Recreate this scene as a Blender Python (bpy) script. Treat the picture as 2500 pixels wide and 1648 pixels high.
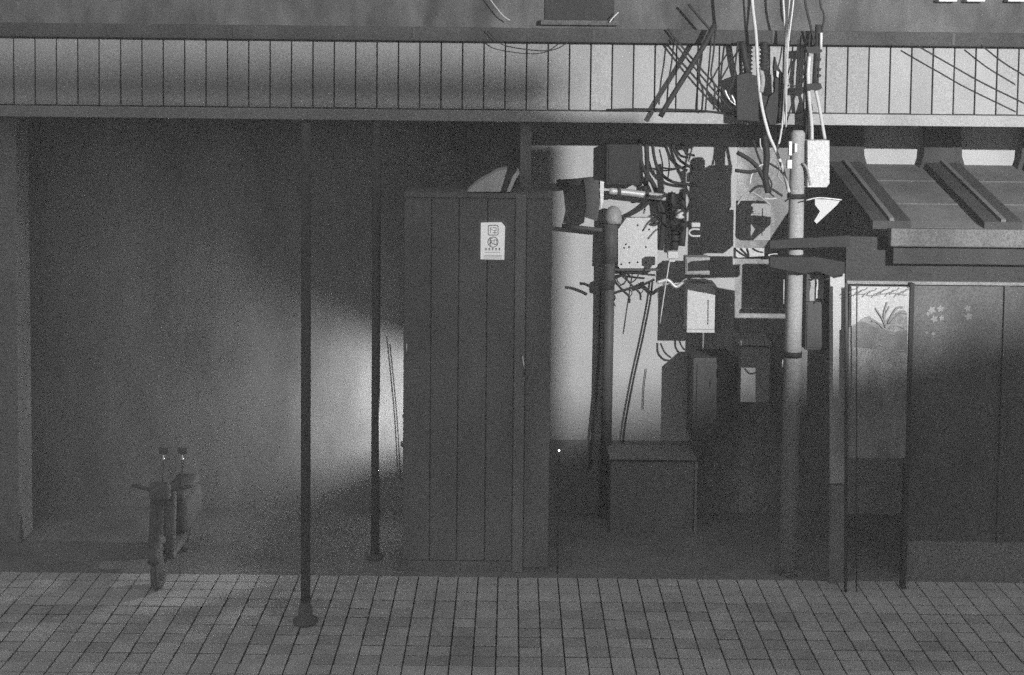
import bpy, bmesh, math, random
from mathutils import Vector, Matrix
random.seed(7)
R = math.radians
scene = bpy.context.scene
for o in list(bpy.data.objects): bpy.data.objects.remove(o)
C = scene.collection

# ------------------------------------------------------------------ camera
F = 3280.0                  # focal length in pixels of the 2500 px wide photograph
PROW = 345.0                # row of the principal point (the frame is shifted down)
CAM = Vector((0, 0, 5.5))
PITCH, ROLL = R(3.4), R(0.6)
ROT = Matrix.Rotation(R(90) - PITCH, 3, 'X') @ Matrix.Rotation(ROLL, 3, 'Z')
cd = bpy.data.cameras.new('camera'); cam = bpy.data.objects.new('camera', cd); C.objects.link(cam)
cam.location = CAM; cam.rotation_euler = ROT.to_euler()
cd.sensor_fit = 'HORIZONTAL'; cd.sensor_width = 36.0; cd.lens = 36.0 * F / 2500.0
cd.shift_y = -(824.0 - PROW) / 2500.0
cd.clip_end = 600
scene.camera = cam
# ------------------------------------------------------------------ world, light, exposure
w = bpy.data.worlds.new('World'); scene.world = w; w.use_nodes = True
nt = w.node_tree; nt.nodes.clear()
sky = nt.nodes.new('ShaderNodeTexSky'); sky.sky_type = 'NISHITA'; sky.sun_disc = False
sky.sun_elevation = R(62.0); sky.sun_rotation = R(180)
bw = nt.nodes.new('ShaderNodeRGBToBW'); bg = nt.nodes.new('ShaderNodeBackground'); wo = nt.nodes.new('ShaderNodeOutputWorld')
nt.links.new(sky.outputs[0], bw.inputs[0]); nt.links.new(bw.outputs[0], bg.inputs[0]); nt.links.new(bg.outputs[0], wo.inputs[0])
bg.inputs[1].default_value = 0.09
LAMP = Vector((8.6, -0.1, 8.0))          # the street lamp across the road, right of the frame
LAMP_W = 19500
LAMP_R = 0.055
GLOW_W = 190
HAZE = 0.0034
vs = scene.view_settings
vs.view_transform = 'Standard'; vs.look = 'None'; vs.exposure = 0.0; vs.gamma = 1.0; vs.use_curve_mapping = False
scene.cycles.use_denoising = False
scene.cycles.max_bounces = 3
scene.cycles.volume_bounces = 0
scene.cycles.use_adaptive_sampling = True
scene.cycles.adaptive_threshold = 0.05
scene.cycles.adaptive_min_samples = 20
scene.cycles.sample_clamp_indirect = 4.0

# ------------------------------------------------------------------ helpers
def W(px, py, Y):
    d = ROT @ Vector(((px - 1250.0) / F, -(py - PROW) / F, -1.0))
    return CAM + d * (Y / d.y)
def S(Y): return Y / F                    # metres per photograph pixel at depth Y

def mat(name, base, rough=0.8, amp=0.35, grain=95.0, stain=0.25, stain_scale=1.6, metal=0.0, emit=0.0, bump=0.15, rnd=0.0):
    m = bpy.data.materials.new(name); m.use_nodes = True
    n = m.node_tree.nodes; l = m.node_tree.links
    b = n['Principled BSDF']
    b.inputs['Roughness'].default_value = rough; b.inputs['Specular IOR Level'].default_value = 0.5 if metal else (0.1 if base < .15 else 0.25); b.inputs['Metallic'].default_value = metal
    geo = n.new('ShaderNodeNewGeometry')
    t1 = n.new('ShaderNodeTexNoise'); t1.inputs['Scale'].default_value = grain; t1.inputs['Detail'].default_value = 1.0
    t2 = n.new('ShaderNodeTexNoise'); t2.inputs['Scale'].default_value = stain_scale; t2.inputs['Detail'].default_value = 3.0
    t2.inputs['Roughness'].default_value = 0.62
    mp = n.new('ShaderNodeMapping'); mp.inputs['Scale'].default_value = (1.0, 1.0, 0.45)
    l.new(geo.outputs['Position'], t1.inputs['Vector']); l.new(geo.outputs['Position'], mp.inputs['Vector'])
    l.new(mp.outputs[0], t2.inputs['Vector'])
    def rng(src, lo, hi, a=0.3, c=0.7):
        r = n.new('ShaderNodeMapRange'); r.inputs['From Min'].default_value = a; r.inputs['From Max'].default_value = c
        r.inputs['To Min'].default_value = lo; r.inputs['To Max'].default_value = hi
        l.new(src, r.inputs['Value']); return r.outputs[0]
    def mul(a, c):
        x = n.new('ShaderNodeMath'); x.operation = 'MULTIPLY'; l.new(a, x.inputs[0])
        if isinstance(c, float): x.inputs[1].default_value = c
        else: l.new(c, x.inputs[1])
        return x.outputs[0]
    v = mul(rng(t1.outputs['Fac'], 1 - amp, 1 + amp), rng(t2.outputs['Fac'], 1 - stain, 1 + stain))
    if rnd:
        oi = n.new('ShaderNodeObjectInfo'); v = mul(v, rng(oi.outputs['Random'], 1 - rnd, 1 + rnd, 0, 1))
    v = mul(v, float(base))
    cr = n.new('ShaderNodeCombineColor'); [l.new(v, cr.inputs[i]) for i in range(3)]
    l.new(cr.outputs[0], b.inputs['Base Color'])
    if bump:
        bp = n.new('ShaderNodeBump'); bp.inputs['Strength'].default_value = bump; bp.inputs['Distance'].default_value = 0.01
        l.new(t1.outputs['Fac'], bp.inputs['Height']); l.new(bp.outputs[0], b.inputs['Normal'])
    if emit:
        l.new(cr.outputs[0], b.inputs['Emission Color']); b.inputs['Emission Strength'].default_value = emit
    return m

M = dict(
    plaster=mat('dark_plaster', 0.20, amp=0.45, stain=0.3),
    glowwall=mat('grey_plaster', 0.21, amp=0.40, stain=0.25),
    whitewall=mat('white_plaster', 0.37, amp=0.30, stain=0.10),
    base_and_shade=mat('dark_base_and_shade', 0.20, amp=0.45),  # dark bases, and shade painted on the lower wall and ground strip
    patch=mat('weathered_render', 0.22, amp=0.4, stain=0.55, stain_scale=3.0),
    fascia=mat('cream_fascia', 0.27, amp=0.25, stain=0.08, stain_scale=2.5, rnd=0.07),
    ledge=mat('painted_ledge', 0.28, amp=0.25, stain=0.12),
    joint=mat('fascia_joint', 0.06, amp=0.3),
    gutter=mat('dark_gutter', 0.05, amp=0.4),
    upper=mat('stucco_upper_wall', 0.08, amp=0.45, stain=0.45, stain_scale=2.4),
    tile=mat('paving_concrete', 0.40, amp=0.38, stain=0.2, rnd=0.2, rough=0.75),
    grout=mat('sandy_grout', 0.10, amp=0.4),
    asphalt=mat('asphalt', 0.07, amp=0.4),
    booth=mat('dark_booth_paint', 0.17, amp=0.42, rough=0.6),
    boothtrim=mat('grey_booth_trim', 0.22, amp=0.4, rough=0.55),
    hood=mat('pale_hood_plastic', 0.6, amp=0.3, rough=0.5),
    black=mat('black_rubber', 0.025, amp=0.3, rough=0.55, bump=0),
    postpaint=mat('post_paint', 0.10, amp=0.35),
    scoot=mat('scooter_paint', 0.12, amp=0.35, rough=0.7),
    dark=mat('dark_steel', 0.06, amp=0.35, rough=0.5),
    steel=mat('galvanised_steel', 0.45, amp=0.3, rough=0.45, metal=0.3),
    grey=mat('grey_cabinet_paint', 0.26, amp=0.35),
    white=mat('white_enamel', 0.42, amp=0.25, stain=0.06, rough=0.4),
    concrete=mat('pole_concrete', 0.27, amp=0.35, stain=0.2),
    palecable=mat('pale_cable_jacket', 0.45, amp=0.15, bump=0),
    canopy=mat('canopy_sheet', 0.12, amp=0.4),
    rib=mat('canopy_rib_paint', 0.045, amp=0.4),
    glass=mat('dark_shop_glass', 0.11, amp=0.35, rough=0.6, bump=0),
    ink=mat('sign_ink', 0.05, amp=0.2, bump=0),
    lightbox=mat('lit_sign_face', 0.55, amp=0.25, stain=0.04, emit=0.85, bump=0),
    petal=mat('pale_petal_paint', 0.22, amp=0.3),
    chrome=mat('chrome', 0.8, amp=0.05, rough=0.15, metal=1.0, bump=0),
    muralsky=mat('mural_pale_paint', 0.38, amp=0.28, stain=0.08),
    muralhill=mat('mural_grey_paint', 0.16, amp=0.4, stain=0.3, stain_scale=4),
    muralland=mat('mural_mid_paint', 0.19, amp=0.4, stain=0.35, stain_scale=5),
    muralink=mat('mural_leaf_paint', 0.23, amp=0.4),
    blocker_grey=mat('blocker_render', 0.22, amp=0.3),
)
bulb = bpy.data.materials.new('lamp_glass'); bulb.use_nodes = True
bulb.node_tree.nodes['Principled BSDF'].inputs['Emission Color'].default_value = (1, 1, 1, 1)
bulb.node_tree.nodes['Principled BSDF'].inputs['Emission Strength'].default_value = 6.0

def tag(o, label=None, cat=None, group=None, kind=None):
    if label: o['label'] = label
    if cat: o['category'] = cat
    if group: o['group'] = group
    if kind: o['kind'] = kind
    return o
def link(name, bm, m, parent=None, smooth=False):
    me = bpy.data.meshes.new(name); bm.to_mesh(me); bm.free()
    if m is not None: me.materials.append(M[m] if isinstance(m, str) else m)
    if smooth:
        for p in me.polygons: p.use_smooth = True
    o = bpy.data.objects.new(name, me); C.objects.link(o)
    if parent is not None:
        o.parent = parent; o.matrix_parent_inverse = parent.matrix_world.inverted()
    return o
def empty(name, loc=(0, 0, 0)):
    o = bpy.data.objects.new(name, None); C.objects.link(o); o.location = loc
    o.empty_display_size = 0.2
    bpy.context.view_layer.update()
    return o
def bbox(bm, x0, x1, y0, y1, z0, z1, bev=0.0, M4=None):
    r = bmesh.ops.create_cube(bm, size=1.0)
    vv = r['verts']
    for v in vv:
        v.co = Vector((x0 + (v.co.x + .5) * (x1 - x0), y0 + (v.co.y + .5) * (y1 - y0), z0 + (v.co.z + .5) * (z1 - z0)))
    if bev:
        es = list({e for v in vv for e in v.link_edges})
        r2 = bmesh.ops.bevel(bm, geom=es, offset=bev, segments=2, affect='EDGES', profile=0.5)
        vv = list({v for f in r2['faces'] for v in f.verts} | {v for v in vv if v.is_valid})
    if M4 is not None:
        for v in vv: v.co = M4 @ v.co
    return vv
def rect(x0, y0, x1, y1, Y):
    """photograph rectangle -> world x0,x1,z0,z1 on the plane Y"""
    c = W((x0 + x1) / 2, (y0 + y1) / 2, Y); s = S(Y) * 1.0
    hw, hh = (x1 - x0) / 2 * s, (y1 - y0) / 2 * s
    return c.x - hw, c.x + hw, c.z - hh, c.z + hh
def pbox(name, x0, y0, x1, y1, Y, depth, m, parent=None, bev=0.0):
    a, b, z0, z1 = rect(x0, y0, x1, y1, Y)
    bm = bmesh.new(); bbox(bm, a, b, Y, Y + depth, z0, z1, bev)
    return link(name, bm, m, parent)
def wbox(name, x0, x1, y0, y1, z0, z1, m, parent=None, bev=0.0):
    bm = bmesh.new(); bbox(bm, x0, x1, y0, y1, z0, z1, bev)
    return link(name, bm, m, parent)
def smooth_path(pts, k=6):
    pts = [Vector(p) for p in pts]
    if len(pts) < 3: return pts
    out = []; P = [2 * pts[0] - pts[1]] + pts + [2 * pts[-1] - pts[-2]]
    for i in range(1, len(P) - 2):
        a, b, c, d = P[i - 1:i + 3]
        for j in range(k):
            t = j / k
            out.append(0.5 * ((2 * b) + (c - a) * t + (2 * a - 5 * b + 4 * c - d) * t * t + (3 * b - a - 3 * c + d) * t ** 3))
    out.append(pts[-1]); return out
def sweep(bm, pts, rad, n=8):
    rads = rad if isinstance(rad, (list, tuple)) else [rad] * len(pts)
    rings = []
    up = Vector((0.13, 1.0, 0.07)).normalized()
    for i, p in enumerate(pts):
        t = (pts[min(i + 1, len(pts) - 1)] - pts[max(i - 1, 0)]).normalized()
        a = t.cross(up)
        if a.length < 1e-3: a = t.cross(Vector((1, 0, 0)))
        a.normalize(); b = t.cross(a)
        rings.append([bm.verts.new(p + (a * math.cos(2 * math.pi * k / n) + b * math.sin(2 * math.pi * k / n)) * rads[i]) for k in range(n)])
    for i in range(len(rings) - 1):
        for k in range(n):
            bm.faces.new((rings[i][k], rings[i][(k + 1) % n], rings[i + 1][(k + 1) % n], rings[i + 1][k]))
    bm.faces.new(rings[0][::-1]); bm.faces.new(rings[-1])
def tube(name, pts, rad, m, parent=None, k=6, n=8):
    bm = bmesh.new(); sweep(bm, smooth_path(pts, k), rad, n)
    bmesh.ops.recalc_face_normals(bm, faces=bm.faces)
    return link(name, bm, m, parent, smooth=True)
def ptube(name, pp, wpx, m, parent=None, Y=14.5, k=6, n=8):
    """tube through photograph points (x, y[, depth]) with a width in photograph pixels"""
    pts = [W(p[0], p[1], p[2] if len(p) > 2 else Y) for p in pp]
    return tube(name, pts, wpx * S(Y) / 2, m, parent, k, n)
def lathe(name, prof, loc, m, parent=None, n=24, axis='Z'):
    """profile of (radius, height) turned round the vertical through loc"""
    bm = bmesh.new(); rings = []
    for r, h in prof:
        rings.append([bm.verts.new((max(r, 1e-4) * math.cos(2 * math.pi * k / n), max(r, 1e-4) * math.sin(2 * math.pi * k / n), h)) for k in range(n)])
    for i in range(len(rings) - 1):
        for k in range(n): bm.faces.new((rings[i][k], rings[i][(k + 1) % n], rings[i + 1][(k + 1) % n], rings[i + 1][k]))
    bm.faces.new(rings[0][::-1]); bm.faces.new(rings[-1])
    if axis == 'Y': bmesh.ops.rotate(bm, verts=bm.verts, matrix=Matrix.Rotation(R(90), 3, 'X'))
    if axis == 'X': bmesh.ops.rotate(bm, verts=bm.verts, matrix=Matrix.Rotation(R(90), 3, 'Y'))
    bmesh.ops.translate(bm, verts=bm.verts, vec=Vector(loc))
    bmesh.ops.recalc_face_normals(bm, faces=bm.faces)
    return link(name, bm, m, parent, smooth=True)
def prism(name, poly, Y0, Y1, m, parent=None):
    """polygon of world (x, z) extruded from Y0 to Y1"""
    bm = bmesh.new()
    a = [bm.verts.new((x, Y0, z)) for x, z in poly]; b = [bm.verts.new((x, Y1, z)) for x, z in poly]
    n = len(poly); bm.faces.new(a); bm.faces.new(b[::-1])
    for i in range(n): bm.faces.new((a[i], b[i], b[(i + 1) % n], a[(i + 1) % n]))
    bmesh.ops.recalc_face_normals(bm, faces=bm.faces)
    return link(name, bm, m, parent)
def pprism(name, pts, Y, depth, m, parent=None):
    return prism(name, [(W(x, y, Y).x, W(x, y, Y).z) for x, y in pts], Y, Y + depth, m, parent)

YB_BACK = 14.802
YF, YW = 14.6, 16.2          # fascia face, recessed shop wall
def X(px, Y=YW): return W(px, 800, Y).x

# ================================================================== ground
g = wbox('ground', -40, 40, -30, 40, -0.4, -0.012, 'asphalt'); tag(g, kind='structure')
YV = 14.056
pv = wbox('pavement', -9.5, 9.5, 10.6, YV, -0.30, -0.012, 'grout'); tag(pv, kind='structure')
T = 0.212
bm = bmesh.new(); bbox(bm, -T/2 + .007, T/2 - .007, -T/2 + .009, T/2 - .009, -0.03, 0.0, 0.005)
tile_me = bpy.data.meshes.new('paving_tile'); bm.to_mesh(tile_me); bm.free(); tile_me.materials.append(M['tile'])
spots = []
vf = wbox('shaded_ground_strip', -9.5, 9.5, YV + .001, YW + .3, -.3, .001, 'base_and_shade'); tag(vf, kind='structure')  # dark ground strip; the shade near the wall is put into its colour
ny = 13
for j in range(ny):
    y = 11.3 + (j + .5) * T
    for i in range(-30, 31):
        x = -0.10 + (i + .5) * T
        inside = abs(x) < 0.385 * y and y > 11.85
        spots.append((0 if inside else 1, y, x))
near = sorted([s for s in spots if s[0] == 0], key=lambda s: (s[1], abs(s[2])))
for k, (_, y, x) in enumerate(near[:300]):
    o = bpy.data.objects.new('paving_tile', tile_me); C.objects.link(o)
    o.parent = pv; o.location = (x, y, random.uniform(-.006, .004))
    o.rotation_euler = (random.uniform(-.02, .02), random.uniform(-.02, .02), random.uniform(-.025, .025))
rest = near[300:] + [s for s in spots if s[0] == 1]
bm = bmesh.new()
for _, y, x in rest:
    z = random.uniform(-.003, .003)
    bbox(bm, x - T/2 + .007, x + T/2 - .007, y - T/2 + .009, y + T/2 - .009, z - .03, z)
o = link('paving_tiles_beyond', bm, 'tile', pv); tag(o, kind='stuff')

# ================================================================== the shop building
B = empty('shop_building', (0, YW, 0))
tag(B, 'long low shop building with panelled cream fascia above a dark recessed ground floor', 'building')
zE = W(1250, 297, YF).z      # underside of the eave
zT = W(1250, 103, YF).z      # top of the panels
z1 = W(1250, 270, YF).z
XL, XR = -9.4, 9.4
XG, XB, XP = X(985), X(1288), X(1792)
# recessed wall, pieces butted end to end
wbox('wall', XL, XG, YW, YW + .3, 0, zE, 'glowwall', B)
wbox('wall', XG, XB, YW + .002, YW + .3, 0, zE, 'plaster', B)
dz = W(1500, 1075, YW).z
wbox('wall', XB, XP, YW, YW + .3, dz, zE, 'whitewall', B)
wbox('base_and_shade', XB, XP, YW - .03, YW + .3, 0, dz, 'base_and_shade', B)  # lower white wall, its lamp shadow put into this darker colour
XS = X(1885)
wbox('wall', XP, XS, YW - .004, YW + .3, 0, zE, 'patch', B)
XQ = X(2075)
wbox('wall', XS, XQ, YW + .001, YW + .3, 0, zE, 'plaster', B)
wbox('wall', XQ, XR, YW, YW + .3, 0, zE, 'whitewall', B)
wbox('lamp_stop_wall', XB - .12, XB, YB_BACK, YW - .001, 0, zE, 'plaster', B)  # unseen, added to keep the alley lamp off the white wall
# fascia body, panels, ledge, gutter
fb = wbox('fascia', XL, XR, YF + .03, YW + .3, zE + .004, zT, 'joint', B)
pw = 0.2320
x0 = W(1442, 180, YF).x
bm = bmesh.new(); bbox(bm, .008, pw - .008, YF - .002, YF + .05, z1 + .012, zT - .004, .004)
pan = bpy.data.meshes.new('panel'); bm.to_mesh(pan); bm.free(); pan.materials.append(M['fascia'])
k0 = int((XL + .05 - x0) / pw)
for k in range(k0, 400):
    x = x0 + k * pw
    if x + pw > XR: break
    o = bpy.data.objects.new('panel', pan); C.objects.link(o); o.parent = fb
    o.matrix_parent_inverse = fb.matrix_world.inverted(); o.location = (x, random.uniform(-.004, .004), random.uniform(-.003, .003))
wbox('ledge', XL, XR, YF - .05, YF + .028, zE, z1, 'ledge', B, .006)
zg = W(1250, 68, YF - .1).z
gt = wbox('gutter', XL, XR, YF - .14, YF + .4, zT + .002, zg, 'gutter', B, .012)
for k in range(10):
    wbox('gutter_strap', XL + .6 + k * 1.93, XL + .63 + k * 1.93, YF - .147, YF - .141, zT + .02, zg - .01, 'dark', gt)
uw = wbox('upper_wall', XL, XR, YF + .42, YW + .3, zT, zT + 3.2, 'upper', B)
a, b_, c_, d_ = rect(1332, -130, 1500, 48, YF + .41)
wn = wbox('upper_window', a, b_, YF + .40, YF + .419, c_, d_, 'black', B)
wbox('window_sill', a - .05, b_ + .05, YF + .33, YF + .419, c_ - .06, c_ - .004, 'upper', wn, .008)
for px in (2310, 2378, 2478):
    a, b_, c_, d_ = rect(px - 20, -60, px + 16, 5, YF + .41)
    wn = wbox('upper_window', a, b_, YF + .39, YF + .419, c_ + .03, d_, 'glass', B)
    wbox('window_sill', a - .02, b_ + .02, YF + .30, YF + .419, c_ - .0, c_ + .028, 'white', wn, .006)
# pale pillar at the far left end
wbox('pillar', X(-260, 14.9), X(44, 14.9), 14.9, 15.3, 0, zE - .002, 'glowwall', B, .015)

# ---- sloping canopy over the shop on the right
def cz(Y): return W(2250, 404, YW).z + (Y - YW) * cslope
YC = 14.0
cslope = (W(2250, 404, YW).z - W(2250, 560, YC).z) / (YW - YC)
CP = empty('shop_canopy', (W(2040, 560, YC).x, YC, 0))
tag(CP, 'sloping sheet canopy with dark ribs above the shopfront on the right', 'canopy')
xa = W(2030, 380, YW).x - .12
def slab(name, x0, x1, Y0, Y1, dz0, dz1, m, parent):
    bm = bmesh.new()
    vv = bbox(bm, x0, x1, Y0, Y1, 0, 1)
    for v in vv:
        v.co.z = cz(v.co.y) + (dz1 if v.co.z > .5 else dz0)
    return link(name, bm, m, parent)
ribs = [3.86 + 1.16 * i for i in range(-0, 5)]
ribs = [W(2055, 390, YW).x + i * 1.17 for i in range(5)]
for i, xr in enumerate(ribs):
    slab('rib', xr - .2, xr + .2, YC, YW - .002, .0, .085, 'rib', CP)
    slab('rib_cap', xr - .025, xr + .025, YC, YW - .004, .087, .115, 'canopy', CP)
    zt_ = cz(YW) + .13
    prism('rib_bracket', [(xr - .21, zE - .002), (xr + .21, zE - .002), (xr + .23, zt_), (xr + .29, cz(YW - .2) - .02), (xr - .29, cz(YW - .2) - .02), (xr - .23, zt_)], YW - .16, YW - .003, 'rib', CP)
    if i < 4:
        slab('sheet', xr + .202, xr + 1.17 - .202, YC + .03, YW - .003, -.02, .012, 'canopy', CP)
        for q in range(3):
            yq = YC + .75 + q * .8
            slab('sheet_seam', xr + .204, xr + .966, yq, yq + .018, .0125, .022, 'canopy', CP)
zf = cz(YC)
wbox('front_gutter', ribs[0] - .04, XR, YC - .12, YC - .003, zf - .17, zf + .02, 'canopy', CP, .015)
wbox('front_board', ribs[0] + .02, XR, YC - .02, YC + .03, zf - .36, zf - .173, 'rib', CP)

# ================================================================== shopfront under the canopy
SF = empty('shopfront', (W(2350, 1300, 14.12).x, 14.12, 0))
tag(SF, 'dark glazed shopfront with pale painted blossoms right of the mural', 'shopfront')
YS = 14.12
zh = W(2250, 690, YS).z
xs = W(2226, 800, YS).x
wbox('header', W(2064, 688, YS).x, XR, YS - .06, YS, zh - .012, zh + .02, 'boothtrim', SF)
wbox('transom', W(2064, 688, YS).x, XR, YS - .001, YS + .06, zh + .021, zf - .10, 'rib', SF)
xx = xs
while xx < XR - 1.0:
    wbox('window_pane', xx, xx + .96, YS, YS + .02, .42, zh - .013, 'glass', SF)
    wbox('mullion', xx + .965, xx + 1.02, YS - .03, YS + .03, .42, zh - .013, 'glass', SF)
    xx += 1.025
wbox('stall_riser', xs, XR, YS - .02, YS + .1, 0, .418, 'base_and_shade', SF)
def petal_mesh():
    bm = bmesh.new(); pts = [(0, 0)]
    for k in range(9):
        t = k / 8; pts.append((.32 * math.sin(math.pi * t) * (1 - .2 * t), t))
    for k in range(7, 0, -1):
        t = k / 8; pts.append((-.32 * math.sin(math.pi * t) * (1 - .2 * t), t))
    a = [bm.verts.new((x, 0, z)) for x, z in pts]; b = [bm.verts.new((x, .06, z)) for x, z in pts]
    bm.faces.new(a); bm.faces.new(b[::-1])
    for i in range(len(pts)): bm.faces.new((a[i], b[i], b[(i + 1) % len(pts)], a[(i + 1) % len(pts)]))
    bmesh.ops.recalc_face_normals(bm, faces=bm.faces)
    me = bpy.data.meshes.new('petal'); bm.to_mesh(me); bm.free(); me.materials.append(M['petal']); return me
pet = petal_mesh()
for (px, py, sz) in [(2275, 757, 22), (2296, 754, 20), (2266, 766, 13), (2281, 779, 20), (2299, 776, 16), (2362, 753, 19), (2365, 773, 22), (2279, 815, 12), (2262, 812, 9)]:
    fl = empty('blossom', W(px, py, YS - .005)); fl.parent = SF; fl.matrix_parent_inverse = SF.matrix_world.inverted()
    bpy.context.view_layer.update()
    for k in range(5):
        o = bpy.data.objects.new('petal', pet); C.objects.link(o); o.parent = fl
        o.rotation_euler = (0, R(72 * k + px), 0); s = sz * S(YS) * .5; o.scale = (s, .08, s)

# ================================================================== mural board
YM = 13.85
MB = empty('mural_board', (W(2142, 1100, YM).x, YM, 0))
tag(MB, 'tall painted landscape panel with wavy clouds and leafy plant beside thin pipe', 'mural')
pbox('board', 2071, 696, 2216, 1120, YM, .05, 'muralsky', MB)
def hill(name, pts, m, dy):
    pprism(name, pts, YM - dy, dy * .6, m, MB)
hill('painted_hill', [(2072, 800), (2090, 790), (2108, 776), (2122, 772), (2140, 784), (2152, 792), (2170, 775), (2190, 762), (2204, 756), (2215, 762), (2215, 880), (2072, 880)], 'muralland', .004)
hill('painted_hill', [(2072, 800), (2086, 797), (2100, 788), (2112, 786), (2124, 792), (2136, 800), (2152, 800), (2165, 806), (2180, 812), (2215, 806), (2215, 860), (2072, 845)], 'muralhill', .008)
hill('shaded_field', [(2072, 846), (2215, 861), (2215, 1118), (2072, 1118)], 'muralland', .012)  # the mural's fade into shade is put into this dark lower paint
def leaf(pts, wd):
    return ptube('painted_leaf', pts, wd, 'muralink', MB, Y=YM - .01)
for pts, wd in [([(2162, 800), (2156, 782), (2146, 765), (2137, 752)], 4), ([(2162, 795), (2158, 768), (2166, 738)], 5), ([(2163, 792), (2161, 770), (2172, 748)], 3), ([(2168, 790), (2178, 768), (2190, 752), (2204, 750)], 5),
                ([(2172, 790), (2186, 774), (2200, 764), (2213, 766)], 3), ([(2156, 802), (2142, 788), (2128, 784)], 3), ([(2170, 802), (2190, 796), (2208, 802)], 3), ([(2150, 830), (2166, 815), (2186, 818)], 3), ([(2120, 860), (2140, 842), (2160, 846)], 3), ([(2170, 880), (2184, 858), (2206, 856)], 3), ([(2100, 900), (2130, 880), (2150, 884)], 3)]:
    leaf(pts, wd)
for i in range(13):
    xq = 2074 + i * 11; yq = 702 + (i * 7) % 12
    ptube('painted_wave', [(xq - 2, yq + 14), (xq + 6, yq + 5), (xq + 16, yq + 3), (min(xq + 22, 2214), yq - 2)], 2.2, 'muralhill', MB, Y=YM - .004)
ptube('painted_wave', [(2073, 722), (2100, 718), (2130, 722), (2170, 716), (2214, 721)], 2.0, 'muralhill', MB, Y=YM - .004)
wbox('frame_post', W(2216, 900, YM).x, W(2226, 900, YM).x, YM - .02, YM + .08, 0, W(2216, 692, YM).z, 'rib', MB)
tag(ptube('drain_pipe', [(2066, 690, 13.75), (2066, 1000, 13.75), (2064, 1512, 13.75)], 8, 'dark', Y=13.75, k=2), 'dark vertical drain pipe along the left edge of the mural', 'pipe')
tag(ptube('conduit', [(2092, 692, 13.75), (2091, 1000, 13.75), (2091, 1512, 13.75)], 3.4, 'dark', Y=13.75, k=2), 'thin dark conduit running down across the left of the mural', 'pipe')
# pale panel between the meter cabinet and the drain pipe
pp = pprism('side_panel', [(2027, 660), (2033, 660), (2033, 680), (2057, 675), (2058, 668), (2062, 668), (2062, 1180), (2027, 1180)], 14.0, .04, 'whitewall')
tag(pp, 'pale rendered panel behind the meter cabinet left of the drain pipe', 'wall panel')
pbox('footing', 2026, 1182, 2063, 1436, 13.98, .08, 'base_and_shade', pp)

# ================================================================== booth
YB = 14.2
BO = empty('booth', (W(1130, 1380, YB).x, YB, 0))
tag(BO, 'dark metal guard booth with pale hooded top, lit notice on its front', 'booth')
xl, xr_ = W(985, 800, YB).x, W(1345, 800, YB).x
zb = W(1150, 470, YB).z
xd = W(1256, 800, YB).x; xe = W(1282, 800, YB).x
wbox('body', xl, xr_, YB + .03, YB + .6, 0.0, zb, 'booth', BO)
edges = [xl, W(1052, 800, YB).x, W(1119, 800, YB).x, W(1188, 800, YB).x, xd]
for i in range(4):
    wbox('panel', edges[i] + .006, edges[i + 1] - .006, YB, YB + .029, .12, zb - .06, 'booth', BO, .006)
wbox('corner_post', xd, xe, YB - .02, YB + .029, 0, zb - .02, 'boothtrim', BO, .01)
wbox('side_panel', xe + .006, xr_, YB + .005, YB + .029, .05, zb - .06, 'booth', BO, .006)
wbox('top_rail', xl, xr_, YB - .01, YB + .029, zb - .055, zb, 'booth', BO)
wbox('plinth', xl, xd, YB - .015, YB + .029, 0, .115, 'booth', BO)
hd = pprism('hood', [(1140, 468), (1165, 447), (1215, 419), (1238, 415), (1222, 468)], YB - .03, .5, 'hood', BO)
pprism('hood_edge', [(1237, 468), (1252, 430), (1262, 417), (1268, 424), (1258, 440), (1246, 468)], YB - .03, .5, 'hood', BO)
pprism('hood_band', [(1222.5, 468), (1238.5, 415), (1262, 416), (1251, 431), (1236.5, 468)], YB - .02, .45, 'dark', BO)
tube('door_handle', [W(993, 838, YB - .05), W(993, 860, YB - .06), W(993, 884, YB - .05)], .007, 'chrome', BO)
tube('grab_rail', [W(1276, 868, YB - .03), W(1279, 895, YB - .06), W(1280, 925, YB - .05), W(1276, 945, YB - .03)], .008, 'chrome', BO)
# the lit notice
YN = YB - .012
NS = empty('lit_notice', W(1203, 634, YN)); tag(NS, 'small glowing white notice with square and round emblems on the booth front', 'sign')
pprism('face', [(1174, 544), (1224, 543), (1233, 553), (1231, 634), (1173, 633)], YN - .02, .02, 'lightbox', NS)
def stroke(pts, wd=2.0, nm='print'):
    bm = bmesh.new()
    yy = YN - .0225
    for (ax, ay), (bx, by) in zip(pts[:-1], pts[1:]):
        a_, b2 = W(ax, ay, yy), W(bx, by, yy); d = (b2 - a_); L = d.length
        if L < 1e-5: continue
        d.normalize(); nrm = Vector((-d.z, 0, d.x)) * (wd * S(YN) / 2); e = d * (wd * S(YN) / 3)
        q = [a_ - e + nrm, b2 + e + nrm, b2 + e - nrm, a_ - e - nrm]
        fr = [bm.verts.new(v) for v in q]; bk = [bm.verts.new(v + Vector((0, .002, 0))) for v in q]
        bm.faces.new(fr); bm.faces.new(bk[::-1])
        for i in range(4): bm.faces.new((fr[i], bk[i], bk[(i + 1) % 4], fr[(i + 1) % 4]))
    bmesh.ops.recalc_face_normals(bm, faces=bm.faces)
    return link(nm, bm, 'ink', NS)
def rrect(x0, y0, x1, y1, r):
    p = []
    for cx, cy, a0 in ((x1 - r, y0 + r, -90), (x1 - r, y1 - r, 0), (x0 + r, y1 - r, 90), (x0 + r, y0 + r, 180)):
        for k in range(5): a = R(a0 + 22.5 * k); p.append((cx + r * math.cos(a), cy + r * math.sin(a)))
    return p + p[:1]
stroke(rrect(1192, 550, 1216, 574, 4), 1.6, 'emblem_square')
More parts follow.
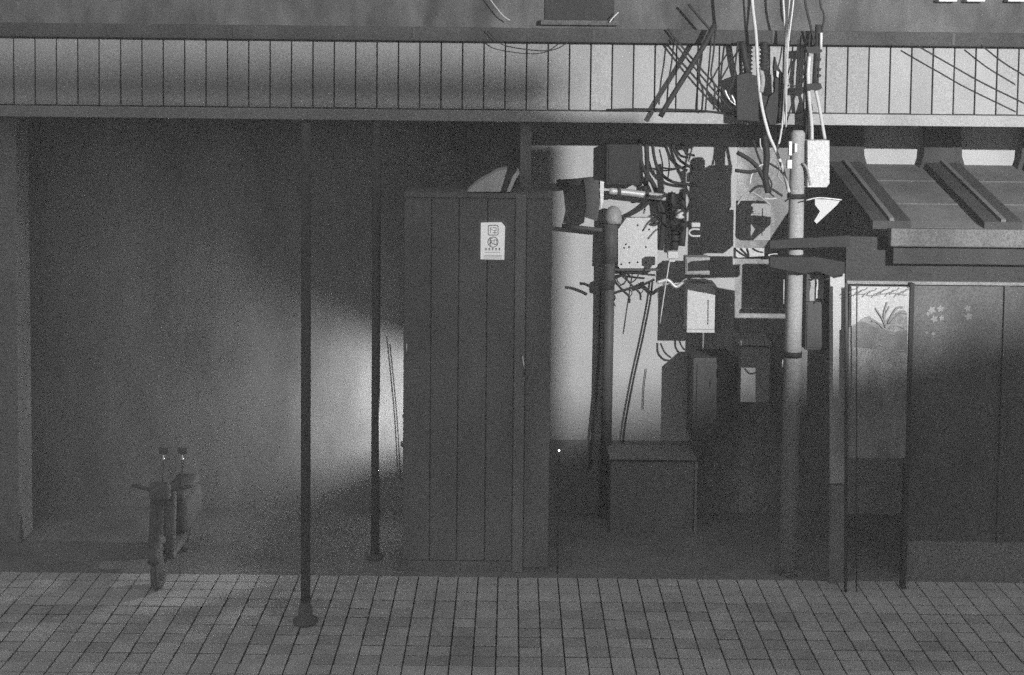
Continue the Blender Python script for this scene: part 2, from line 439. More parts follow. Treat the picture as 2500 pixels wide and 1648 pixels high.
for s in ([(1197, 556), (1201, 556)], [(1197, 556), (1197, 569)], [(1199, 560), (1202, 560)], [(1204, 556), (1211, 556), (1211, 563), (1204, 563)], [(1203, 568), (1213, 568)], [(1208, 563), (1208, 571)]):
    stroke(s, 1.1)
stroke([(1203.5 + 12.5 * math.cos(R(15 * k)), 591 + 12.5 * math.sin(R(15 * k))) for k in range(25)], 1.5, 'emblem_circle')
for s in ([(1194, 584), (1202, 582)], [(1193, 588), (1203, 588)], [(1198, 583), (1198, 602)], [(1198, 590), (1194, 598)], [(1199, 590), (1203, 596)], [(1206, 586), (1213, 586), (1213, 597), (1206, 597), (1206, 586)]):
    stroke(s, 1.5)
for k in range(5):
    cx = 1186.5 + k * 8.2
    stroke([(cx - 2, 607), (cx + 2, 607)], 1.2); stroke([(cx, 605), (cx, 611)], 1.2); stroke([(cx - 2.4, 610), (cx + 2.4, 610)], 1.0)
for y in (616, 623.5, 626.8, 630): stroke([(1181 + (y == 616) * 2, y), (1225 - (y == 616) * 4, y)], 0.8)

# ================================================================== posts
def post(px0, px1, ytop, Y, name, label, m='postpaint', cap=None):
    xm = W((px0 + px1) / 2, (ytop + 1100) / 2, Y).x; r = (px1 - px0) / 2 * S(Y)
    zt = W((px0 + px1) / 2, ytop, Y).z
    E = empty(name, (xm, Y, 0)); tag(E, label, 'post')
    lathe('shaft', [(r, .02), (r, zt - .01), (r * .9, zt)], (xm, Y, 0), m, E)
    return E, xm, r, zt
E, xm, r, zt = post(735, 759, 300, 12.85, 'steel_post', 'dark steel post rising from the paving left of the glowing wall')
lathe('base', [(r * 2.6, 0.001), (r * 2.6, .025), (r * 1.6, .045), (r * 1.4, .16), (r, .2)], (xm, 12.85, 0), 'postpaint', E)
E, xm, r, zt = post(908, 929, 300, 14.55, 'steel_post', 'slim dark post standing against the brightest part of the glowing wall')
lathe('base', [(r * 2, 0.001), (r * 2, .03), (r, .06)], (xm, 14.55, 0), 'postpaint', E)
tag(ptube('thin_wire', [(952, 840, 16.1), (962, 940, 16.1), (970, 1030, 16.1), (978, 1170, 16.1)], 3, 'black', Y=16.1), 'thin dark wire hanging down the glowing wall beside the booth', 'wire')
# hidden wall lamp behind the booth
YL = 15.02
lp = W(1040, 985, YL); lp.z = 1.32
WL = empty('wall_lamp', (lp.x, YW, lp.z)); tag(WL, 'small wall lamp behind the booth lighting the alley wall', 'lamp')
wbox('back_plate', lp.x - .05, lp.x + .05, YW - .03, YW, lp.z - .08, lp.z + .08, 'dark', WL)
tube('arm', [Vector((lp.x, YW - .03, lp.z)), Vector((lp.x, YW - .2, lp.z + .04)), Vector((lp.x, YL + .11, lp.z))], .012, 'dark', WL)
lathe('top_cutoff_plate', [(.02, .15), (.27, .155), (.27, .165), (.02, .2)], (lp.x, YL, lp.z), 'dark', WL)  # unseen plates, here and below, added to narrow the glow on the wall
lathe('bottom_cutoff_plate', [(.02, -.18), (.29, -.165), (.29, -.155), (.02, -.15)], (lp.x, YL, lp.z), 'dark', WL)
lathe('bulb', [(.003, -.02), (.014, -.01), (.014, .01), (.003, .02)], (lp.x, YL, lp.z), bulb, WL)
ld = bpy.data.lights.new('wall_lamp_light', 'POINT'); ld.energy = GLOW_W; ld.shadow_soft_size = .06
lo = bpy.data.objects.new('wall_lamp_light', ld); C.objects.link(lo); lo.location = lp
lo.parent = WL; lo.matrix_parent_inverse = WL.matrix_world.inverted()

# ---- post with camera arm in front of the lit wall
YP = 15.98
xm = W(1486, 800, YP).x
E = empty('camera_post', (xm, YP, 0)); tag(E, 'dark round post with domed cap in front of the white wall', 'post')
pa = W(1490, 545, YP); pb = W(1474, 1400, YP); pb.z = 0.0
tube('shaft', [pb, pa], [.058, .085] if False else .066, 'dark', E, n=16)
tube('sleeve', [W(1489, 640, YP), W(1491, 548, YP)], .088, 'dark', E, n=16)
q = W(1497, 545, YP)
lathe('domed_cap', [(.10, 0), (.105, .05), (.095, .13), (.06, .19), (.01, .21)], (q.x, YP, q.z), 'boothtrim', E)
ptube('hook', [(1415, 692, YP - .1), (1430, 694, YP - .1), (1448, 704, YP - .05), (1458, 712, YP - .02)], 7, 'black', E, Y=YP)
lathe('clamp', [(.085, 0), (.09, .02), (.09, .09), (.085, .11)], (W(1482, 700, YP).x, YP, W(1482, 705, YP).z), 'black', E)
ptube('bracket_arm', [(1372, 551, YP), (1415, 556, YP), (1470, 562, YP)], 11, 'dark', E, Y=YP)
# hanging flood light housing
E = empty('hanging_floodlight', W(1452, 440, YP - .1)); tag(E, 'dark switched-off floodlight hanging beside the domed post', 'floodlight')
pprism('housing', [(1426, 440), (1462, 440), (1464, 500), (1458, 540), (1426, 530), (1432, 500)], YP - .25, .2, 'dark', E)
pprism('rim', [(1465, 442), (1475, 444), (1473, 495), (1466, 512)], YP - .24, .12, 'steel', E)
ptube('yoke', [(1360, 448, YP - .1), (1400, 446, YP - .12), (1450, 441, YP - .15)], 20, 'dark', E, Y=YP)
# cross pipe
E = ptube('cross_pipe', [(1488, 466, 15.9), (1540, 471, 15.9), (1625, 482, 15.9)], 17, 'steel', Y=15.9, n=14); tag(E, 'horizontal metal pipe above the drilled plate, lit along its top', 'pipe')
for px, py in ((1512, 468), (1580, 476)):
    c0 = W(px, py, 15.9); tube('pipe_clip', [c0 - Vector((.02, 0, 0)), c0 + Vector((.02, 0, 0))], .056, 'dark', E)
# drilled plate
YD = 15.95
E = empty('drilled_plate', W(1557, 656, YD)); tag(E, 'pale metal plate drilled with bolt holes beside the domed post', 'plate')
pl = pprism('plate', [(1509, 560), (1530, 532), (1600, 532), (1605, 538), (1605, 650), (1600, 655), (1514, 655), (1509, 650)], YD, .12, 'white', E)
for (px, py) in [(1517, 645), (1537, 641), (1557, 640), (1577, 641), (1597, 645), (1557, 550), (1536, 603), (1577, 603), (1528, 596), (1585, 560), (1524, 605), (1597, 545)]:
    c0 = W(px, py, YD); lathe('bolt', [(.011, -.004), (.011, .006), (.006, .009)], (c0.x, YD - .002, c0.z), 'black', E, n=8, axis='Y')
pbox('rail', 1500, 656.5, 1608, 661, YD - .02, .14, 'dark', E)
E = pbox('junction_box', 1480, 352, 1562, 452, 15.9, .29, 'black', None, .01); tag(E, 'black junction box under the eave above the horizontal metal pipe', 'box')
pbox('lid', 1486, 358, 1556, 446, 15.888, .011, 'black', E, .003)
# wire tangle under the plate
TW = empty('wire_tangle', W(1550, 700, YD)); tag(TW, 'tangle of cut dark wires below the drilled plate', 'wires')
for pts, wd in [([(1496, 682), (1520, 672), (1536, 665), (1560, 668), (1600, 672)], 5), ([(1495, 717), (1530, 706), (1565, 697), (1598, 682)], 6), ([(1524, 668), (1532, 684), (1548, 702), (1562, 716), (1564, 732)], 5),
                ([(1504, 676), (1510, 690), (1520, 695), (1528, 684), (1520, 676)], 3), ([(1560, 668), (1552, 682), (1540, 690), (1532, 684)], 3), ([(1556, 712), (1566, 715), (1570, 705), (1560, 700)], 2.5),
                ([(1540, 662), (1556, 660), (1566, 668)], 4), ([(1496, 716), (1502, 726), (1498, 738), (1503, 748)], 3)]:
    ptube('wire', pts, wd, 'black', TW, Y=YD)

# ================================================================== cables down the lit wall
def cable(pts, wd, label, m='black', Y=14.45, cat='cable', name='cable', k=6):
    return tag(ptube(name, pts, wd, m, Y=Y, k=k), label, cat)
cable([(1466, 700), (1464, 800), (1458, 930), (1446, 1060), (1438, 1150)], 6, 'dark cable hanging just left of the domed post', Y=16.12)
cable([(1593, 688), (1586, 740), (1568, 830), (1552, 900), (1536, 980), (1524, 1050), (1518, 1120)], 5, 'dark cable slanting down the white wall below the drilled plate', Y=16.13)
cable([(1578, 900), (1572, 950), (1570, 1000)], 2, 'hair-thin dark wire low on the white wall', Y=16.17)
rod = cable([(1634, 640), (1622, 715), (1611, 790)], 3.2, 'thin white rod leaning down beside the white box', 'white', Y=15.4, cat='rod', name='rod', k=2)
E = pbox('small_fitting', 1631, 614, 1656, 632, 15.38, .1, 'white', None, .006); tag(E, 'small white fitting at the head of the leaning rod', 'fitting')
pbox('fitting_tab', 1634, 633, 1648, 639, 15.4, .05, 'white', E)

# ---- white meter box
YX = 15.55
E = empty('meter_box', W(1711, 813, YX)); tag(E, 'bright white meter box fixed to the wall, casting a dark block of shade', 'meter box')
pbox('box', 1677, 692, 1746, 814, YX, .3, 'white', E, .008)
pbox('lid_seam', 1678, 803, 1745, 805, YX - .004, .003, 'grey', E)
ptube('conduit_bend', [(1605, 690), (1630, 684), (1650, 700), (1668, 690), (1700, 682), (1735, 690), (1748, 704)], 9, 'steel', E, Y=YX + .1)
ptube('cable_loop', [(1648, 826), (1650, 850), (1664, 866), (1680, 868)], 5, 'black', E, Y=YX + .25)
ptube('cable_loop', [(1656, 826), (1666, 848), (1682, 862)], 4, 'black', E, Y=YX + .25)
E = empty('relay_box', W(1702, 672, YX)); tag(E, 'small plain grey box above the bright white meter box', 'box')
pbox('case', 1673, 628, 1733, 671, YX, .2, 'grey', E, .006); pbox('lid', 1676, 631, 1730, 668, YX - .012, .011, 'grey', E, .003)
E = pbox('shade_box', 1690, 872, 1790, 1080, 15.5, .5, 'dark', None, .01); tag(E, 'large dark box standing in for shade under the white meter box', 'cabinet')  # dark box placed where a cast shadow lies on the wall
pbox('door', 1700, 884, 1782, 1066, 15.485, .014, 'dark', E, .004)
E = empty('insulator', W(1696, 575, 15.6)); tag(E, 'small pale ceramic insulator with a ring below it', 'insulator')
pbox('cap', 1688, 544, 1710, 555, 15.6, .08, 'white', E, .01)
ptube('ring', [(1708, 560), (1690, 560), (1682, 568), (1690, 576), (1709, 576)], 5, 'white', E, Y=15.6)
E = empty('insulator', W(1585, 530, 15.4)); tag(E, 'chipped pale insulator above and right of the drilled plate', 'insulator')
q = W(1716, 540, 15.4); q = W(1714 - 1714 + 1718 - 1718 + 1716 - 1716 + 1659, 524, 15.4)
lathe('bell', [(.02, -.05), (.06, -.03), (.03, 0), (.05, .02), (.02, .06)], (q.x, 15.4, q.z), 'white', E, n=14)

# ================================================================== utility pole group
YU = 14.2
px_, = (W(1937, 800, YU).x,)
U = empty('utility_pole', (px_, YU, 0)); tag(U, 'concrete utility pole carrying boxes and cables in front of the wall', 'utility pole')
rp = 20 * S(YU)
ztop = W(1940, 318, YU).z
lathe('shaft', [(rp * 1.12, 0), (rp, 3.2), (rp * .86, ztop - .03), (rp * .6, ztop)], (px_, YU, 0), 'concrete', U, n=32)
for py, h in ((480, .05), (598, .09), (641, .16), (868, .06)):
    zc = W(1931, py, YU - rp).z
    lathe('band', [(rp * 1.02, zc - h / 2), (rp * 1.13, zc - h / 2), (rp * 1.13, zc + h / 2), (rp * 1.02, zc + h / 2)], (px_, YU, 0), 'black', U, n=28)
for (x0_, y0_, x1_, y1_) in ((1926, 345, 1934, 380), (1940, 350, 1947, 372), (1922, 390, 1934, 412)):
    pbox('pole_clip', x0_, y0_, x1_, y1_, YU - rp - .05, .06, 'steel', U, .004)
# cross arm of angle iron
E = pprism('lit_patch_plate', [(1990, 486), (2052, 488), (2044, 500), (1994, 546), (1988, 540), (2002, 516), (1990, 500)], YU - .2, .02, 'white', U)  # white plate standing in for a lit patch of wall
ptube('bracket_rail', [(1968, 489, YU - .22), (2000, 483, YU - .22), (2055, 488, YU - .22)], 3.5, 'steel', U, Y=YU)
pprism('crossarm', [(1880, 588), (2075, 575), (2075, 602), (1880, 607)], YU - .22, .08, 'black', U)
pprism('crossarm', [(1880, 628), (1995, 628), (2062, 640), (2062, 668), (2035, 676), (1995, 662), (1965, 668), (1880, 652)], YU - .22, .08, 'black', U)

E = pprism('plate_box', [(1972, 343), (2025, 343), (2025, 448), (2018, 457), (1972, 457)], YU - .1, .22, 'white'); tag(E, 'tall white box with rounded bottom corner beside the pole top', 'box')
# meter cabinet right of the pole
YK = 14.15
E = empty('meter_cabinet', W(1997, 855, YK)); tag(E, 'dark grey meter cabinet with framed white window right of the pole', 'cabinet')
pbox('case', 1966, 737, 2028, 856, YK, .3, 'dark', E, .008)
pbox('door', 1970, 742, 2023, 850, YK - .012, .011, 'dark', E, .003)
pbox('window_frame', 1969, 656, 1977, 736, YK, .1, 'dark', E); pbox('window_frame', 2014, 656, 2026, 736, YK, .1, 'dark', E)
pbox('window_back', 1977, 660, 2014, 736, YK + .09, .05, 'grey', E)
pbox('window', 1993, 672, 2013, 729, YK + .06, .02, 'white', E)
ptube('wire', [(1976, 682), (1996, 680), (2012, 668), (2018, 655)], 3, 'black', E, Y=YK - .02)
ptube('wire', [(1990, 740), (1990, 712), (1993, 690), (1987, 655)], 3, 'black', E, Y=YK - .02)
ptube('cable_loop', [(1978, 856), (1990, 868), (2004, 866), (2014, 856)], 4, 'black', E, Y=YK)
for py in (700, 745, 780, 830):
    pbox('hinge', 2028, py, 2034, py + 8, YK, .05, 'dark', E)
# equipment left of the pole
YQ = 15.2
E = empty('switch_cabinet', W(1838, 590, YQ)); tag(E, 'weathered grey switch cabinet left of the pole with raised frame', 'cabinet')
pbox('case', 1806, 496, 1882, 588, YQ, .3, 'grey', E, .008)
pbox('door_frame', 1814, 508, 1820, 575, YQ - .02, .019, 'grey', E); pbox('door_frame', 1862, 508, 1868, 575, YQ - .02, .019, 'grey', E)
pbox('louvre', 1824, 516, 1858, 521, YQ - .02, .019, 'grey', E); pbox('louvre', 1824, 528, 1858, 533, YQ - .02, .019, 'grey', E); pbox('louvre', 1824, 540, 1858, 545, YQ - .02, .019, 'grey', E)
E = empty('terminal_box', W(1845, 980, YQ)); tag(E, 'grey terminal box low on the wall left of the pole', 'box')
pbox('case', 1808, 846, 1880, 984, YQ + .2, .4, 'grey', E, .008); pbox('lid', 1802, 832, 1884, 844, YQ + .17, .45, 'grey', E, .006)
E = ptube('ground_rod', [(1914, 682, 14.1), (1913, 742, 14.1)], 2.6, 'white', Y=14.1); tag(E, 'short thin pale rod on the dark side of the pole', 'rod')
E = ptube('ground_rod', [(1911, 878, 14.1), (1910, 896, 14.1)], 2.6, 'white', Y=14.1); tag(E, 'very short pale rod low on the left side of the pole', 'rod')
E = pbox('lit_gap_strip', 1791, 605, 1866, 632, 15.5, .02, 'white'); tag(E, 'bright strip crossed by dark wires between cabinets left of the pole', 'sheet')  # white strip standing in for lit wall showing through the gap
for i, pts in enumerate([[(1794, 607), (1812, 620), (1832, 631)], [(1808, 606), (1820, 618), (1830, 630)], [(1824, 606), (1828, 618), (1828, 632)], [(1838, 606), (1850, 613), (1864, 616)], [(1828, 630), (1850, 629), (1868, 630)]]):
    ptube('strap_wire', pts, 3, 'black', E, Y=15.48)
# wires spilling round the pole and cabinet
NW = empty('wire_bundle', W(1890, 500, 14.1)); tag(NW, 'loose loops of wire between the switch cabinet and the pole', 'wires')
for pts, wd, m in [([(1830, 450), (1836, 425), (1850, 408), (1870, 398)], 4, 'palecable'), ([(1872, 395), (1884, 402), (1900, 412), (1912, 425)], 5, 'black'), ([(1800, 500), (1815, 478), (1836, 470), (1862, 485), (1880, 500)], 5, 'grey'),
                   ([(1866, 484), (1880, 486), (1896, 484)], 3, 'palecable'), ([(1876, 430), (1884, 450), (1880, 470), (1890, 480)], 4, 'black'), ([(1898, 395), (1904, 412), (1900, 430), (1912, 446)], 4, 'grey'),
                   ([(1916, 492), (1930, 483), (1950, 484), (1962, 478)], 4, 'black'), ([(1830, 470), (1850, 455), (1880, 460), (1910, 478)], 6, 'black'), ([(1812, 520), (1830, 500), (1850, 490)], 4, 'black'),
                   ([(1876, 622), (1884, 632), (1896, 642), (1908, 646)], 3, 'palecable'), ([(1876, 622), (1890, 620), (1898, 620)], 2.5, 'palecable'), ([(1960, 398), (1970, 412), (1976, 440), (1978, 452)], 6, 'grey'),
                   ([(1800, 372), (1830, 390), (1850, 410), (1866, 440)], 11, 'black'), ([(1838, 340), (1848, 372), (1858, 400)], 5, 'black'), ([(1856, 338), (1856, 352), (1860, 366)], 3, 'palecable'), ([(1866, 330), (1872, 380), (1868, 430), (1876, 470)], 16, 'black'),
                   ([(1795, 416), (1830, 420), (1850, 415)], 9, 'black')]:
    ptube('wire', pts, wd, m, NW, Y=14.1)
NW = empty('wire_bundle', W(1640, 480, 15.3)); tag(NW, 'dark cables curving over the lit patch of wall under the eave', 'wires')
for pts, wd in [([(1592, 350), (1600, 395), (1615, 425), (1645, 445), (1692, 452)], 9), ([(1640, 350), (1655, 385), (1675, 402), (1694, 412)], 8), ([(1626, 360), (1634, 400), (1630, 440)], 4), ([(1600, 405), (1640, 412), (1694, 402)], 5),
                ([(1662, 350), (1676, 374), (1696, 380)], 7), ([(1562, 340), (1566, 400), (1600, 460), (1610, 520)], 13), ([(1578, 350), (1580, 420), (1574, 470)], 14), ([(1530, 528), (1560, 512), (1590, 490), (1620, 478)], 11), ([(1605, 480), (1620, 520), (1618, 560), (1612, 610)], 18),
                ([(1640, 470), (1640, 520), (1648, 570), (1646, 610)], 22), ([(1665, 470), (1668, 540), (1664, 600)], 20)]:
    ptube('wire', pts, wd * .85, 'black', NW, Y=16.05)

# ================================================================== overhead cables and gear before the fascia
Y0 = 14.3
cable([(1832, -60), (1838, 20), (1846, 90), (1850, 170), (1858, 250), (1876, 325), (1893, 365), (1906, 398), (1916, 430), (1926, 468, 14.05)], 8, 'thick pale cable sweeping down to the pole top', 'palecable', Y0)
cable([(1908, -60), (1914, 30), (1918, 110), (1917, 200), (1912, 280), (1906, 330), (1898, 365)], 5, 'pale cable leftmost of the three dropping side by side', 'palecable', Y0)
cable([(1932, -60), (1926, 30), (1921, 120), (1917, 230), (1914, 300, 14.2)], 4, 'pale cable, middle one of three dropping side by side', 'palecable', Y0 - .05)
cable([(1944, -60), (1934, 30), (1924, 115), (1920, 230), (1919, 310, 14.2)], 4, 'pale cable, rightmost of the three dropping side by side', 'palecable', Y0 - .1)
cable([(1745, 60), (1725, 100), (1695, 150), (1660, 205), (1632, 250), (1612, 285)], 13, 'thick black strut slanting across the fascia panels', 'black', Y0, 'strut', 'strut', 2)
cable([(1630, 70), (1660, 108), (1700, 155), (1740, 200), (1790, 258)], 5, 'upper of two parallel dark wires slanting down the fascia', 'black', Y0 + .1)
cable([(1640, 95), (1655, 115), (1695, 165), (1735, 212), (1785, 268)], 4.5, 'lower of two parallel dark wires slanting down the fascia', 'black', Y0 + .1)
cable([(1646, 95), (1640, 150), (1632, 200), (1628, 250)], 4, 'thin dark wire left of the thick strut on the fascia', 'black', Y0 + .15)
cable([(1736, 100), (1731, 160), (1726, 220), (1722, 272)], 4, 'thin dark wire hanging upright right of the thick strut', 'black', Y0 + .12)
cable([(1748, 60), (1742, 130), (1736, 180), (1745, 215), (1742, 268)], 4.5, 'dark wire hanging between the strut and the black box', 'black', Y0 + .08)
cable([(1806, 118), (1785, 150), (1768, 180), (1757, 200)], 4, 'short dark wire slanting away from the black box', 'black', Y0 + .1)
cable([(1802, 100), (1796, 150), (1790, 200), (1776, 225)], 4.5, 'dark wire dropping just left of the black box', 'black', Y0 + .05)
cable([(1950, 95), (1944, 135), (1932, 175), (1928, 200), (1938, 210), (1952, 204), (1966, 197)], 3.5, 'dark wire looping beside the tall insulator stack', 'black', Y0)
cable([(1978, 80), (1970, 145), (1950, 210), (1930, 265), (1912, 330)], 4, 'dark wire slanting from the insulator stack to the pole', 'black', Y0)
cable([(2240, 112), (2320, 158), (2400, 203), (2520, 262)], 4, 'longer of two dark wires slanting over the right-hand panels', 'black', Y0)
cable([(2395, 110), (2450, 153), (2520, 196)], 4, 'shorter dark wire slanting over the last panels on the right', 'black', Y0)
cable([(1190, 75), (1225, 108), (1280, 120), (1330, 124), (1362, 118), (1390, 100)], 2.6, 'thin wire sagging across the dim middle panels', 'black', Y0 + .1)
cable([(1190, -10), (1225, 35), (1245, 50)], 3, 'pale twig-thin wire high on the upper wall', 'palecable', 14.9)
cable([(1510, 30), (1495, 45), (1488, 55)], 3, 'short pale wire end beside the dark upper window', 'palecable', 14.9)
cable([(1680, 10), (1710, 45), (1740, 80)], 6, 'dark wire crossing the upper wall above the strut', 'black', 14.8)
cable([(1480, 268), (1560, 266), (1700, 269), (1810, 282)], 4, 'dark cable clipped along the ledge below the panels', 'black', YF - .08)
# black gear box
E = empty('gear_box', W(1826, 300, Y0)); tag(E, 'black metal gear box hung in front of the fascia panels', 'box')
pprism('case', [(1799, 186), (1822, 178), (1852, 186), (1852, 296), (1800, 292)], Y0, .18, 'black', E)
ptube('hanger', [(1812, 100), (1818, 140), (1828, 185)], 15, 'black', E, Y=Y0 + .05, k=2)
for i in range(4):
    ptube('cable_end', [(1762 + i * 8, 214 + i * 6), (1772 + i * 8, 236 + i * 6), (1800, 255 + i * 5)], 5, ['black', 'steel', 'black', 'steel'][i], E, Y=Y0 + .04)
E = empty('insulator_stack', W(1866, 230, Y0)); tag(E, 'dark ribbed insulator stack hanging right of the black gear box', 'insulator')
q0 = W(1866, 100, Y0); q1 = W(1866, 172, Y0)
prof = []; n_ = 7
for i in range(n_):
    h = q1.z + (q0.z - q1.z) * i / n_; d = (q0.z - q1.z) / n_
    prof += [(.035, h), (.055, h + d * .4), (.035, h + d * .8)]
lathe('ribs', prof, (q0.x, Y0, 0), 'black', E, n=16)
ptube('foot', [(1856, 165), (1862, 195), (1858, 225)], 12, 'grey', E, Y=Y0)
E = empty('drop_fuse', W(1895, 300, Y0)); tag(E, 'dark tapering cluster of fittings between the pale cables', 'fuse')
pprism('body', [(1893, 138), (1898, 160), (1910, 178), (1914, 300), (1880, 305), (1868, 270), (1880, 235), (1892, 225), (1893, 195), (1890, 165)], Y0 + .03, .1, 'black', E)
pprism('strap', [(1896, 172), (1902, 176), (1900, 190), (1896, 186)], Y0 - .005, .03, 'white', E)
pprism('body_plate', [(1856, 230), (1885, 240), (1880, 300), (1852, 298)], Y0 + .06, .1, 'black', E)
# tall insulator stack with conduits
E = empty('cable_riser', W(1985, 440, Y0)); tag(E, 'riser of dark pipe with clamps and pale conduits above the pole', 'riser')
ptube('pipe', [(1998, 60), (1996, 110), (1992, 170), (1990, 215)], 16, 'black', E, Y=Y0, k=2, n=12)
for py in (122, 212):
    pprism('clamp', [(1968, py - 7), (2004, py - 9), (2008, py + 4), (1996, py + 9), (1972, py + 7)], Y0 - .07, .12, 'black', E)
for py in (140, 165, 180):
    pprism('lug', [(1998, py), (2006, py + 2), (2003, py + 9), (1997, py + 8)], Y0 - .05, .08, 'black', E)
ptube('conduit', [(2005, 80), (2004, 120)], 7, 'palecable', E, Y=Y0 - .06, k=2)
ptube('conduit', [(1976, 138), (1973, 180), (1975, 235), (1981, 300), (1982, 350), (1980, 445, 14.2)], 9, 'palecable', E, Y=Y0)
ptube('conduit', [(1990, 215), (1998, 250), (2006, 295), (2014, 340)], 8, 'palecable', E, Y=Y0)
ptube('elbow', [(2014, 340), (2012, 362), (2003, 378), (1990, 386)], 11, 'black', E, Y=Y0)
ptube('lead', [(1972, 130), (1968, 200), (1970, 300), (1964, 340)], 6, 'black', E, Y=Y0 + .05)
pprism('joint_sleeve', [(1962, 290), (1978, 236), (1984, 262), (1978, 420), (1964, 420)], Y0 + .1, .08, 'black', E)
ptube('upper_lead', [(2000, -60), (2003, 10), (2012, 40), (2004, 90)], 5, 'black', E, Y=Y0)
ptube('upper_lead', [(1962, -60), (1966, 5), (1978, 60), (1990, 110)], 6, 'black', E, Y=Y0)

# ================================================================== low items in the dark
E = empty('low_cabinet', W(1590, 1375, 15.4)); tag(E, 'low dark cabinet with pale rim standing against the white wall', 'cabinet')
pbox('body', 1488, 1124, 1694, 1366, 15.45, .5, 'booth', E); pbox('rim', 1486, 1118, 1702, 1123, 15.42, .55, 'boothtrim', E)
pbox('side_trim', 1695, 1124, 1701, 1366, 15.42, .5, 'boothtrim', E); pbox('base_trim', 1486, 1367, 1702, 1372, 15.42, .5, 'boothtrim', E)
E = empty('bright_point', W(1365, 1100, 14.1)); tag(E, 'tiny bright point of light right of the booth', 'light')  # bright dot drawn as a small glowing lens on a stalk
q = W(1365, 1100, 14.1); lathe('lens', [(.004, -.008), (.011, 0), (.004, .008)], q, bulb, E, n=8)
tube('stalk', [q + Vector((0, .02, -.02)), q + Vector((0, .05, -.3)), Vector((q.x, q.y + .06, 0))], .01, 'dark', E)
# scooter at the left, almost lost in the dark
SC = empty('scooter', W(420, 1400, 14.0)); tag(SC, 'dark parked scooter with two thin bright mirror stems at the left', 'scooter')
YSc = 14.0
def sp(px, py, dy=0): return W(px, py, YSc + dy)
zz = 0.23
cw = sp(410, 1380); cw.z = .23
for dx, dy in ((0, -.35), (0, .75)):
    bm = bmesh.new(); pts = [Vector((cw.x, cw.y + dy + .19 * math.cos(R(20 * k)), .23 + .19 * math.sin(R(20 * k)))) for k in range(19)]
    sweep(bm, pts, .045, 8); link('tyre', bm, 'scoot', SC, True)
    lathe('rim', [(.13, -.03), (.14, 0), (.13, .03)], (cw.x, cw.y + dy, .23), 'scoot', SC, axis='X')
bm = bmesh.new(); vv = bbox(bm, cw.x - .17, cw.x + .17, cw.y - .3, cw.y - .2, .34, .98, .045)
for v in vv:
    t_ = (v.co.z - .34) / .64; v.co.x = cw.x + (v.co.x - cw.x) * (.62 + .38 * math.sin(math.pi * min(1, .15 + t_ * .75))); v.co.y += .10 * t_
link('leg_shield', bm, 'scoot', SC, True)
tube('fork', [Vector((cw.x, cw.y - .35, .25)), Vector((cw.x, cw.y - .28, .6)), Vector((cw.x, cw.y - .2, 1.0))], .035, 'scoot', SC)
bm = bmesh.new(); sweep(bm, [Vector((cw.x, cw.y - .35 + .27 * math.cos(R(25 + 16 * k)), .23 + .27 * math.sin(R(25 + 16 * k)))) for k in range(9)], .06, 8); link('front_fender', bm, 'scoot', SC, True)
bm = bmesh.new(); bbox(bm, cw.x - .13, cw.x + .13, cw.y - .25, cw.y + .35, .26, .34, .03); link('footboard', bm, 'scoot', SC, True)
bm = bmesh.new(); bbox(bm, cw.x - .15, cw.x + .15, cw.y + .25, cw.y + 1.0, .34, .72, .08); link('rear_body', bm, 'scoot', SC, True)
bm = bmesh.new(); bbox(bm, cw.x - .13, cw.x + .13, cw.y + .2, cw.y + .95, .73, .82, .04); link('seat', bm, 'scoot', SC, True)
tube('handlebar', [Vector((cw.x - .32, cw.y - .18, 1.03)), Vector((cw.x, cw.y - .26, 1.0)), Vector((cw.x + .32, cw.y - .18, 1.03))], .02, 'scoot', SC)
bm = bmesh.new(); bbox(bm, cw.x - .11, cw.x + .11, cw.y - .36, cw.y - .24, .92, 1.1, .04); link('headlamp_cowl', bm, 'scoot', SC, True)
for px in (400, 446):
    p0 = sp(px - 1 if px < 420 else px, 1140, -.2); p1 = sp(px, 1108, -.2)
    tube('mirror_stem', [p0, p1], .011, 'chrome', SC)
    bm = bmesh.new(); bbox(bm, p1.x - .05, p1.x + .05, p1.y - .02, p1.y + .0, p1.z, p1.z + .07, .009); link('mirror', bm, 'scoot', SC, True)
    tube('mirror_foot', [p0, Vector((cw.x + (p0.x - cw.x) * .9, cw.y - .24, 1.02))], .01, 'scoot', SC)

# ================================================================== beyond the right edge of the frame
SL = empty('street_lamp', (LAMP.x + 1.2, LAMP.y - 1.0, 0)); tag(SL, 'tall street lamp across the road lighting the shop front', 'street lamp')
tube('column', [Vector((LAMP.x + 1.2, LAMP.y - 1.0, 0)), Vector((LAMP.x + 1.2, LAMP.y - 1.0, LAMP.z + .3))], .07, 'steel', SL, n=12)
tube('arm', [Vector((LAMP.x + 1.2, LAMP.y - 1.0, LAMP.z + .2)), Vector((LAMP.x + .7, LAMP.y - .6, LAMP.z + .45)), Vector((LAMP.x + .15, LAMP.y - .12, LAMP.z + .35))], .04, 'steel', SL)
wbox('head', LAMP.x - .25, LAMP.x + .25, LAMP.y - .25, LAMP.y + .25, LAMP.z + .24, LAMP.z + .38, 'steel', SL, .03)
ld = bpy.data.lights.new('street_lamp_light', 'POINT'); ld.energy = LAMP_W; ld.shadow_soft_size = LAMP_R
lo = bpy.data.objects.new('street_lamp_light', ld); C.objects.link(lo); lo.location = LAMP
lo.parent = SL; lo.matrix_parent_inverse = SL.matrix_world.inverted()
def toward(P, Y):
    t = (P.y - Y) / (P.y - LAMP.y); return P + (LAMP - P) * t
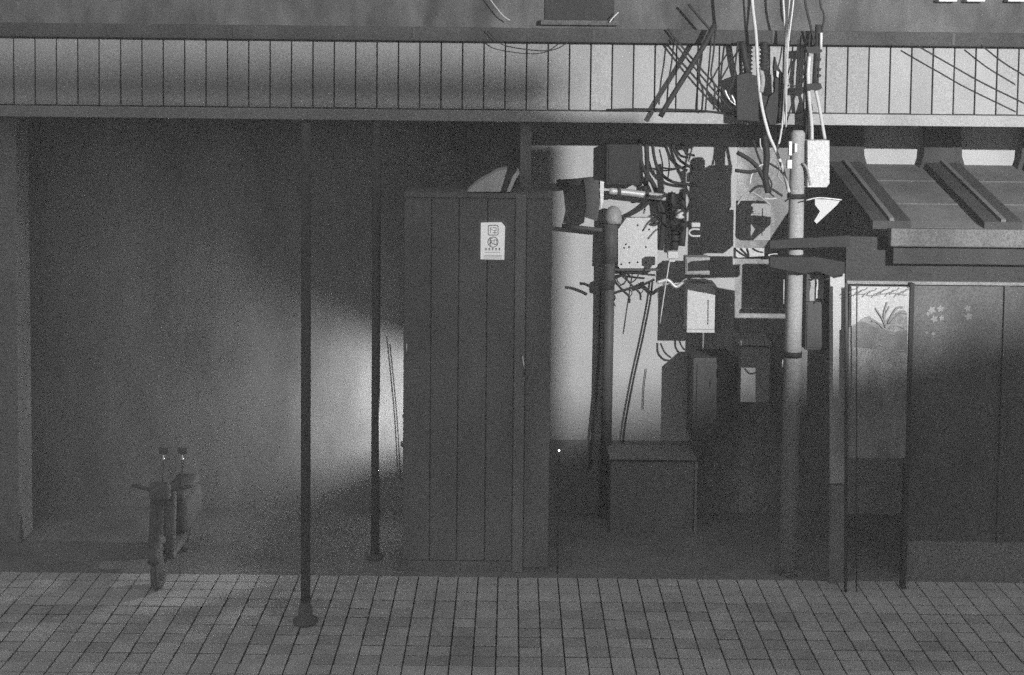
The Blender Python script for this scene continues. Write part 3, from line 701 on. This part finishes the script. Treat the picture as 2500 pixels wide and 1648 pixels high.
# unseen stepped wall added to cut the lamp off the left front
YN1 = 4.0
e_low = toward(W(1372, 700, YW), YN1)
YN3 = 1.9
e_hi = toward(W(1385, 180, YF), YN3)
z_low = toward(W(1400, 340, YW), YN1).z
z_hi = toward(W(1300, 140, YF), YN3).z; z_lo3 = toward(W(1385, 320, YW), YN3).z
H = empty('left_light_blocker', (e_low.x, YN1, 0)); tag(H, 'unseen wall added on the near side to shade the shop left', 'light blocker')
wbox('wall', 2.3, e_low.x, YN1 - .8, YN1, 0, z_low, 'blocker_grey', H)
wbox('fascia_light_board', 2.3, e_hi.x, YN3 - .12, YN3, z_lo3, z_hi, 'blocker_grey', H)  # unseen board added to dim the left of the fascia
wbox('fascia_light_board_side', 2.3, 2.45, YN3 + .002, YN1 - .802, z_lo3 - 1.0, z_hi, 'blocker_grey', H)
# unseen sloped wall added to keep the foot of the front dark
YN2 = 1.5
m1 = toward(W(1520, 1000, YW), YN2); m2 = toward(W(2140, 850, YM), YN2)
H2 = empty('foot_light_blocker', (m1.x, YN2, 0)); tag(H2, 'unseen wall added beside the street lamp to darken the shop foot', 'light blocker')
sl = (m2.z - m1.z) / (m2.x - m1.x)
zA = m1.z + sl * (6.0 - m1.x); zB = m1.z + sl * (9.6 - m1.x)
print('OCC', e_low, e_hi, z_low, z_hi, m1, m2, zA, zB)
prism('wall', [(6.0, 0), (9.6, 0), (9.6, zB), (6.0, zA)], YN2 - .3, YN2, 'blocker_grey', H2)

# ================================================================== thin haze added to lift the dark tones
HZ = wbox('haze', -42, 42, -32, 42, -1.5, 10.5, None); tag(HZ, kind='stuff')
hm = bpy.data.materials.new('added_haze'); hm.use_nodes = True; hn = hm.node_tree.nodes; hn.clear()
ho = hn.new('ShaderNodeOutputMaterial'); pvn = hn.new('ShaderNodeVolumePrincipled')
pvn.inputs['Color'].default_value = (.9, .9, .9, 1); pvn.inputs['Density'].default_value = HAZE
hm.node_tree.links.new(pvn.outputs[0], ho.inputs['Volume']); HZ.data.materials.append(hm)
